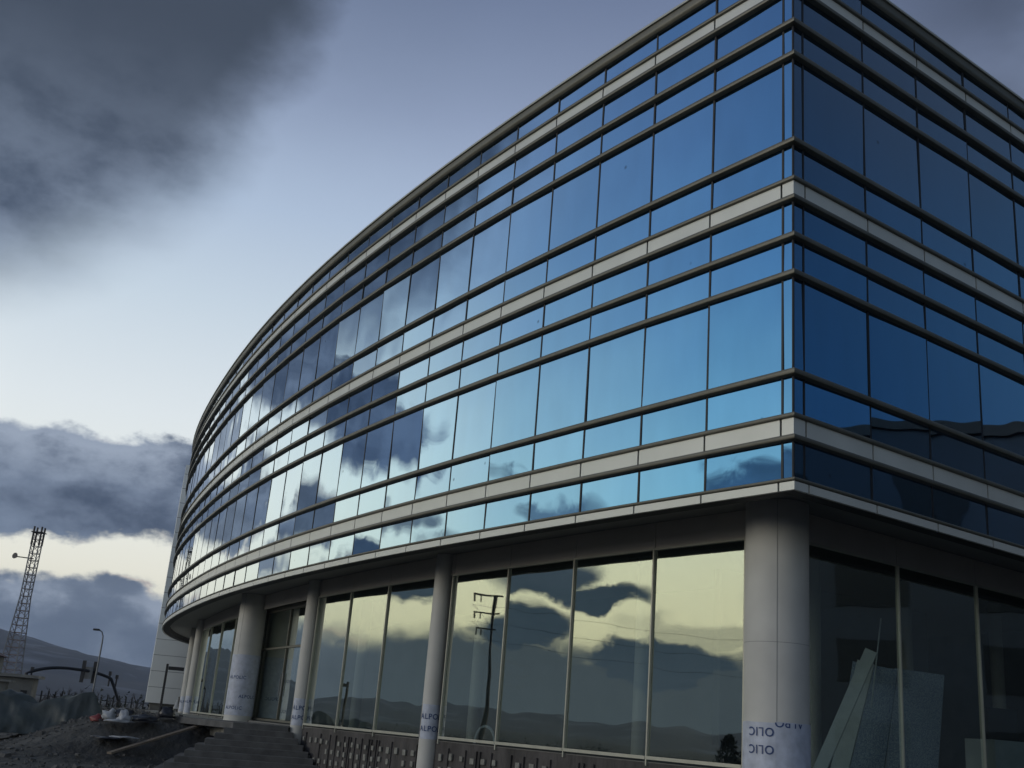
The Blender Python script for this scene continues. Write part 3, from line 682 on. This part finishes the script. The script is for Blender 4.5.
# evergreen trees to the west (seen in the ground floor windows)
def leafy(c, h, w, label, seed):
    rnd = random.Random(seed); T = empty('evergreen_tree', (c.x, c.y, 0), label, 'tree', 'evergreens west of the site'); m_ = MB()
    m_.tube([(c.x, c.y, -.1), (c.x, c.y, h*.8)], [.12, .03], 7); m_.build('trunk', M['bark'], T); m_ = MB()
    for k in range(900):
        t = rnd.random()**.8; rr = w*(1-t)**.7*(.55+.45*rnd.random())*(1+.25*noise.noise((t*5, seed, 0))); an = rnd.random()*6.283
        o_ = Vector((c.x+cos(an)*rr, c.y+sin(an)*rr, .3+t*(h-.3)))
        u = Vector((rnd.uniform(-1, 1), rnd.uniform(-1, 1), rnd.uniform(-1, 1)))*.22; v_ = Vector((rnd.uniform(-1, 1), rnd.uniform(-1, 1), rnd.uniform(-1, 1)))*.22
        m_.add([o_, o_+u, o_+v_], [(0, 1, 2)])
    m_.build('crown', M['leaf'], T)
for k, (az, d_, h, lab) in enumerate(((-64.5, 40, 3.0, 'rounded evergreen mirrored in the window right of the second column'), (-77, 42, 2.6, 'dark evergreen mirrored low in the window pane left of the widest one'), (-80, 44, 2.7, 'dark evergreen mirrored low in the widest shop window'), (-58, 50, 2.8, 'dark evergreen mirrored in the pane left of the second column'))):
    leafy(azd(az, d_), h, 1.5, lab, k+5)
PVS = 1
# utility pole seen mirrored in the shop window
q = Vector((-35.3, 43.9)); UP = empty('utility_pole', (q.x, q.y, 0), 'tall utility pole with three crossarms, mirrored in the shop window right of the second column', 'utility pole')
m_ = MB(); m_.tube([(q.x, q.y, -.2), (q.x, q.y, 9.7)], [.14, .085], 10); m_.build('pole', M['dark'], UP, smooth=True)
pv = Vector((.42, .91, 0))*PVS
for zz, L_ in ((9.65, 1.25), (8.6, 1.25), (7.6, 1.1)):
    m_ = MB(); m_.beam(Vector((q.x, q.y, zz))-pv*.3, Vector((q.x, q.y, zz))+pv*L_, .09, .09)
    m_.build('crossarm', M['dark'], UP)
    for e in (.75, 1.0):
        m_ = MB(); p = Vector((q.x, q.y, zz))+pv*(L_*e-.05); m_.tube([p+Vector((0, 0, -.06)), p+Vector((0, 0, -.4))], .045, 8); m_.build('insulator', M['dark'], UP)
m_ = MB()
for zz in (9.05, 8.0, 7.0):
    for dirv, L_ in ((Vector((-.96, .28, 0)), 60), (Vector((-.25, -.97, 0)), 60)):
        P = [Vector((q.x, q.y, zz))+pv*1.3+dirv*L_*t+Vector((0, 0, -4*1.2*t*(1-t))) for t in [i/12 for i in range(13)]]
        m_.tube(P, .010, 4, cap=False)
tag(m_.build('power_line', M['dark']), 'thin sagging power lines running from the utility pole', 'power line')
# building across the road to the east (mirrored in the right hand front)
EW = mat('unlit_office_window', (.016, .022, .03), .5, 0, .1, spec=.1)
EB = empty('brick_block', (44, 12, 0), 'plain dark flat roofed block across the road, mirrored in the right hand front', 'building')
m_ = MB(); m_.box((52, 10, 8.8), (9, 34, 8.8)); m_.build('wall', mat('blue_grey_render', (.03, .045, .07), .8, 0, .15, .4), EB)
m_ = MB(); m_.box((52, 10, 17.85), (9.3, 34.3, .245)); m_.build('parapet', M['joint'], EB)
for j in range(4):
    for k in range(9):
        y = -20+k*7; m_ = MB(); m_.box((42.98, y, 2.6+j*3.9), (.06, 1.7, 1.1)); f = m_.build('window', EW, EB)

# ------------------------------------------------------------------ hills
def hills():
    mb = MB(); na, nr = 360, 14; vs = []
    for i in range(na):
        a = 2*pi*i/na
        deg = (degrees(a)+180) % 360-180
        top = (1.3 if deg > -45 else .95)+.5*noise.noise((cos(a)*2, sin(a)*2, 5))+.5*noise.noise((cos(a)*7, sin(a)*7, 1))
        if -40 < deg < -10:
            t = {0: 0}; e = 2.75-(deg+23.5)*.17 if deg > -23.5 else 2.75+.2*sin(deg); e = max(1.25, e); wgt = sstep(-40, -32, deg)*(1-sstep(-12, -10, deg)); top = top*(1-wgt)+e*wgt
        for j in range(nr):
            t = j/(nr-1); r = 900+t*1250; hh = sin(t*pi*.5)**1.3
            z = hh*math.tan(radians(top))*2150*(.94+.0*t)+noise.fractal((cos(a)*r*.007, sin(a)*r*.007, 2), .9, 2.1, 5)*14*sin(t*pi)
            if t == 1: z -= 0
            vs.append((sin(a)*r, cos(a)*r, z+(0 if t else -6)))
        vs.append((sin(a)*2300, cos(a)*2300, -20))
    m = nr+1
    mb.add(vs, [(i*m+j, ((i+1) % na)*m+j, ((i+1) % na)*m+j+1, i*m+j+1) for i in range(na) for j in range(nr)])
    mt = bpy.data.materials.new('snow_dusted_hills'); mt.use_nodes = True; nt = mt.node_tree; b = nt.nodes['Principled BSDF']; b.inputs['Roughness'].default_value = .95
    tc = nt.nodes.new('ShaderNodeTexCoord'); mp = nt.nodes.new('ShaderNodeMapping'); mp.inputs['Scale'].default_value = (.007, .007, .05); nt.links.new(tc.outputs['Object'], mp.inputs[0])
    n1 = nt.nodes.new('ShaderNodeTexNoise'); n1.inputs['Scale'].default_value = 1.5; n1.inputs['Detail'].default_value = 8; nt.links.new(mp.outputs[0], n1.inputs[0])
    cr = nt.nodes.new('ShaderNodeValToRGB'); e = cr.color_ramp.elements; e[0].position = .54; e[0].color = (.032, .036, .045, 1); e[1].position = .8; e[1].color = (.24, .26, .30, 1)
    nt.links.new(n1.outputs[0], cr.inputs[0]); nt.links.new(cr.outputs[0], b.inputs['Base Color'])
    tag(mb.build('hills', mt, smooth=True), kind='structure')
hills()

# ------------------------------------------------------------------ haze
HAZE = 1
if HAZE:
    mb = MB(); mb.box((0, 0, 60), (2500, 2500, 90)); hm = bpy.data.materials.new('haze'); hm.use_nodes = True; nt = hm.node_tree
    nt.nodes.remove(nt.nodes['Principled BSDF']); pv_ = nt.nodes.new('ShaderNodeVolumePrincipled'); pv_.inputs['Density'].default_value = .00019; pv_.inputs['Color'].default_value = (.62, .72, .92, 1); pv_.inputs['Anisotropy'].default_value = .1
    nt.links.new(pv_.outputs[0], nt.nodes['Material Output'].inputs['Volume'])
    o = mb.build('haze', hm); tag(o, 'pale blue evening haze over the whole place', 'haze', kind='stuff')

# ------------------------------------------------------------------ sky
def lin(c): return tuple(((x/255)/12.92 if x/255 <= .04045 else ((x/255+.055)/1.055)**2.4) for x in c)
SUN_AZ, SUN_EL = -110, 12
def sky():
    w = bpy.data.worlds.new('World'); sc.world = w; w.use_nodes = True; nt = w.node_tree; N = nt.nodes; Lk = nt.links
    bg = N['Background']
    def nd(t): return N.new(t)
    def S(inp, v):
        if isinstance(v, (int, float)): inp.default_value = v
        elif isinstance(v, tuple): inp.default_value = v
        else: Lk.new(v, inp)
    def math_(op, a, b=None, c=None, clamp=False):
        n = nd('ShaderNodeMath'); n.operation = op; n.use_clamp = clamp; S(n.inputs[0], a)
        if b is not None: S(n.inputs[1], b)
        if c is not None: S(n.inputs[2], c)
        return n.outputs[0]
    tc = nd('ShaderNodeTexCoord'); D = tc.outputs['Generated']
    sx = nd('ShaderNodeSeparateXYZ'); Lk.new(D, sx.inputs[0])
    RAD = 57.29578
    az = math_('MULTIPLY', math_('ARCTAN2', sx.outputs[0], sx.outputs[1]), RAD)
    el = math_('MULTIPLY', math_('ARCSINE', sx.outputs[2]), RAD)
    def mr(v, a, b, c, d, smooth=True):
        n = nd('ShaderNodeMapRange'); n.interpolation_type = 'SMOOTHSTEP' if smooth else 'LINEAR'; S(n.inputs[0], v)
        for i, x in zip((1, 2, 3, 4), (a, b, c, d)): n.inputs[i].default_value = x
        return n.outputs[0]
    def ramp(v, stops, mode='LINEAR'):
        n = nd('ShaderNodeValToRGB'); S(n.inputs[0], v); r = n.color_ramp; r.interpolation = mode
        while len(r.elements) > 1: r.elements.remove(r.elements[-1])
        r.elements[0].position = stops[0][0]; r.elements[0].color = (*stops[0][1], 1)
        for p, c in stops[1:]: e = r.elements.new(p); e.color = (*c, 1)
        return n.outputs[0]
    def mix(f, a, b, mode='MIX'):
        n = nd('ShaderNodeMix'); n.data_type = 'RGBA'; n.blend_type = mode; n.clamp_result = False; S(n.inputs[0], f); S(n.inputs[6], a if not isinstance(a, tuple) else (*a, 1)); S(n.inputs[7], b if not isinstance(b, tuple) else (*b, 1)); return n.outputs[2]
    base = ramp(mr(el, -5, 90, 0, 1, False), [((e+5)/95, lin(c)) for e, c in SKYR])
    # brightness and tint round the compass: brightest where the sun went down
    hyp = math_('SQRT', math_('ADD', math_('MULTIPLY', sx.outputs[0], sx.outputs[0]), math_('MULTIPLY', sx.outputs[1], sx.outputs[1])))
    a0 = radians(-75)
    cs = math_('DIVIDE', math_('ADD', math_('MULTIPLY', sx.outputs[0], sin(a0)), math_('MULTIPLY', sx.outputs[1], cos(a0))), math_('MAXIMUM', hyp, .02))
    mul = ramp(mr(cs, -1, 1, 0, 1, False), [((c+1)/2, v) for c, v in AZR], 'LINEAR')
    mulW = ramp(mr(cs, -1, 1, 0, 1, False), [((c+1)/2, v) for c, v in AZW]); mul = mix(mr(el, 8, 26, 0, 1), mulW, mul)
    base = mix(1., base, mul, 'MULTIPLY')
    ny = nd('ShaderNodeTexSky'); ny.sky_type = 'NISHITA'; ny.sun_disc = False; ny.sun_elevation = radians(SUN_EL); ny.sun_rotation = radians(SUN_AZ); ny.dust_density = 2
    base = mix(1., base, mix(1., ny.outputs[0], (.006, .006, .006), 'MULTIPLY'), 'ADD')
    # domain warp
    st = nd('ShaderNodeVectorMath'); st.operation = 'MULTIPLY'; Lk.new(D, st.inputs[0]); st.inputs[1].default_value = (1, 1, 1.7)
    def nz(scale, det, rough=.55, off=0):
        n = nd('ShaderNodeTexNoise'); n.inputs['Scale'].default_value = scale; n.inputs['Detail'].default_value = det; n.inputs['Roughness'].default_value = rough
        if off:
            a = nd('ShaderNodeVectorMath'); a.operation = 'ADD'; Lk.new(st.outputs[0], a.inputs[0]); a.inputs[1].default_value = (off, off*.7, off*1.3); Lk.new(a.outputs[0], n.inputs['Vector'])
        else: Lk.new(st.outputs[0], n.inputs['Vector'])
        return n
    n1 = nz(5.5, 6); n2 = nz(5.5, 6, .55, 7.3); n3 = nz(11, 8, .6, 3.1); n4 = nz(3.2, 5, .5, 12.); n5 = nz(26, 7, .62, 5.5)
    def cen(x): return math_('SUBTRACT', x, .5)
    waz = math_('ADD', az, math_('ADD', math_('MULTIPLY', cen(n1.outputs[0]), 6.), math_('ADD', math_('MULTIPLY', cen(n3.outputs[0]), 4.5), math_('MULTIPLY', cen(n5.outputs[0]), 1.6))))
    wel = math_('ADD', el, math_('ADD', math_('MULTIPLY', cen(n2.outputs[0]), 3.), math_('ADD', math_('MULTIPLY', cen(n3.outputs[0]), 3.), math_('MULTIPLY', cen(n5.outputs[0]), 1.3))))
    cb = nd('ShaderNodeCombineXYZ'); Lk.new(waz, cb.inputs[0]); Lk.new(wel, cb.inputs[1])
    dens = None
    for cx, cy, rx, ry, soft, amt in BLOBS:
        v = nd('ShaderNodeVectorMath'); v.operation = 'MULTIPLY_ADD'; Lk.new(cb.outputs[0], v.inputs[0]); v.inputs[1].default_value = (1/rx, 1/ry, 0); v.inputs[2].default_value = (-cx/rx, -cy/ry, 0)
        l = nd('ShaderNodeVectorMath'); l.operation = 'LENGTH'; Lk.new(v.outputs[0], l.inputs[0])
        m = mr(l.outputs['Value'], 1-soft, 1+soft, amt, 0)
        dens = m if dens is None else math_('MAXIMUM', dens, m)
    # low bank of cloud all round the horizon
    low = mr(wel, 3.6, 5.2, .92, 0); dens = math_('MAXIMUM', dens, low)
    # thin overcast patches overhead and behind the camera
    ov = math_('MULTIPLY', mr(n4.outputs[0], .42, .62, 0, .8), math_('MAXIMUM', mr(el, 42, 60, 0, 1), mr(cs, .05, -.35, 0, 1))); dens = math_('MAXIMUM', dens, ov)
    dens = mr(dens, 0, .95, 0, 1, False)
    # cloud colour: slate body, paler thin rims and lit tops
    shade = mr(math_('ADD', math_('ADD', math_('MULTIPLY', n3.outputs[0], .45), math_('MULTIPLY', n5.outputs[0], .2)), math_('MULTIPLY', n2.outputs[0], .35)), .38, .62, 0, 1)
    body = mix(shade, lin((68, 82, 104)), lin((122, 137, 160)))
    body = mix(mr(el, 3.5, 9, 1, 0), body, mix(shade, lin((92, 107, 130)), lin((118, 133, 156))))
    wst = math_('MULTIPLY', mr(az, -42, -60, 0, 1), mr(el, 12, 6, 0, .8)); body = mix(wst, body, lin((58, 80, 95)))
    lit = math_('MULTIPLY', ramp(mr(wel, 0, 20, 0, 1, False), [(0, (.3,)*3), (.13, (.15,)*3), (.225, (1,)*3), (.27, (.6,)*3), (.37, (0,)*3), (.5, (.1,)*3), (.61, (.95,)*3), (.66, (.5,)*3), (.8, (.15,)*3), (1, (.1,)*3)]), math_('MULTIPLY', mr(shade, .05, .8, .15, .75), mr(az, -48, -38, 0, 1))); body = mix(lit, body, lin((172, 184, 202)))
    body = mix(mr(az, 35, 65, 0, 1), body, lin((58, 92, 122)))
    upd = mr(el, 18, 34, 0, 1); body = mix(upd, body, lin((68, 78, 94)))
    cmul = mix(mr(cs, -.2, .2, .7, 0), (1, 1, 1), mul, 'MULTIPLY'); body = mix(1., body, cmul, 'MULTIPLY')
    col = mix(dens, base, body)
    # last pink on the rim of the western bank
    pk = math_('MULTIPLY', math_('MULTIPLY', mr(dens, .2, .5, 0, 1), mr(dens, .5, .85, 1, 0)), math_('MULTIPLY', mr(n1.outputs[0], .52, .62, 0, .2), mr(el, 8, 15, 1, 0)))
    col = mix(pk, col, lin((232, 190, 175)))
    gr = mr(el, -3, -.5, 0, 1); col = mix(gr, lin((60, 64, 70)), col)
    Lk.new(col, bg.inputs[0]); bg.inputs[1].default_value = 1.0
SKYR = [(-5, (208, 206, 190)), (2, (232, 228, 204)), (6, (243, 241, 226)), (10, (236, 240, 236)), (14, (225, 233, 237)), (20, (201, 216, 229)), (25, (178, 196, 219)), (31, (152, 168, 197)), (37, (127, 143, 175)), (50, (92, 112, 146)), (90, (110, 127, 152))]
AZR = [(-1, (.85, .87, .9)), (-.6, (1.25, 1.27, 1.28)), (-.38, (.95, .96, .98)), (-.19, (.55, .55, .58)), (.31, (.95, .95, .97)), (.64, (1, 1, 1)), (1, (1.05, 1.05, 1.02))]
AZW = [(-1, (.85, .87, .9)), (-.6, (1.25, 1.27, 1.28)), (-.38, (.95, .96, .98)), (-.19, (.55, .55, .58)), (.31, (1.05, 1.05, 1.05)), (.64, (1.06, 1.06, 1.06)), (.85, (1.38, 1.35, 1.24)), (1, (1.85, 1.78, 1.42))]
# az, el, half width, half height, softness, amount
BLOBS = [
 (-40.5, 46, 29.5, 29.5, .11, .96), (-13, 39, 17, 8, .8, .32), (-19, 2.6, 16, 2.7, .12, .95),
 (-41, 18.5, 8, 4.0, .14, .97), (-53, 19.6, 4, 2.4, .6, .5), (-53.5, 15.2, 5.2, 2.7, .18, .97), (-58.8, 14.2, 3.2, 1.9, .2, .96), (-47, 16.0, 4, 1.8, .3, .9),
 (-38.5, 10.8, 2.6, 2.4, .3, .93), (-32, 14.2, 2.6, 3, .35, .85), (-43.5, 7.2, 2.2, 1.0, .35, .85), (-21, 10.1, 13, 2.7, .12, .98), (-34, 9.2, 6, 1.8, .2, .9), (-47.5, 9.4, 3.2, 1.7, .25, .92), (-53.5, 7.3, 3.4, .8, .3, .85), (-60, 10, 2.4, .7, .4, .8), (-72.2, 11.3, 2.6, .6, .4, .75), (-86, 13.2, 4.2, .9, .3, .85),
 (-70, 8.0, 4.8, 1.15, .2, .97), (-74.5, 6.7, 3.6, .6, .25, .95), (-57.2, 7.2, 2.4, 1.3, .2, .95), (-63.5, 8.8, 1.8, .6, .4, .6), (-86, 7.6, 2.2, .8, .5, .6), (-68, 4.9, 3.4, 1.6, .2, .95), (-83, 5.4, 6, .5, .5, .4), (-79, 3.9, 6, 1.3, .2, .95),
 (88, 24, 42, 26, .45, .97),
]
sky()
# the little direct light left: low, soft and warm, from the west-north-west
sd_ = bpy.data.lights.new('sun', 'SUN'); sd_.energy = .7; sd_.angle = radians(25); sd_.color = (1, .93, .83)
so = bpy.data.objects.new('sun', sd_); COL.objects.link(so)
a, e = radians(SUN_AZ), radians(SUN_EL); so.rotation_euler = Vector((sin(a)*cos(e), cos(a)*cos(e), sin(e))).to_track_quat('Z', 'Y').to_euler()

# ------------------------------------------------------------------ camera
cam = bpy.data.cameras.new('camera'); co = bpy.data.objects.new('camera', cam); COL.objects.link(co); sc.camera = co
F, P_, R_ = 1091.77, .30787, .08124
fw = Vector((0, cos(P_), sin(P_))); rt = Vector((1, 0, 0)); up = Vector((0, -sin(P_), cos(P_)))
rt2 = rt*cos(R_)+up*sin(R_); up2 = -rt*sin(R_)+up*cos(R_)
Mx = Matrix((rt2, up2, -fw)).transposed().to_4x4(); Mx.translation = Vector((0, 0, EH)); co.matrix_world = Mx
cam.sensor_width = 36; cam.lens = F/1024*36; cam.clip_start = .1; cam.clip_end = 12000
vs_ = sc.view_settings; vs_.view_transform = 'Standard'; vs_.look = 'None'; vs_.exposure = 0; vs_.gamma = 1; vs_.use_curve_mapping = False
sc.render.engine = 'CYCLES'; sc.cycles.max_bounces = 8; sc.cycles.transparent_max_bounces = 12; sc.cycles.volume_bounces = 0
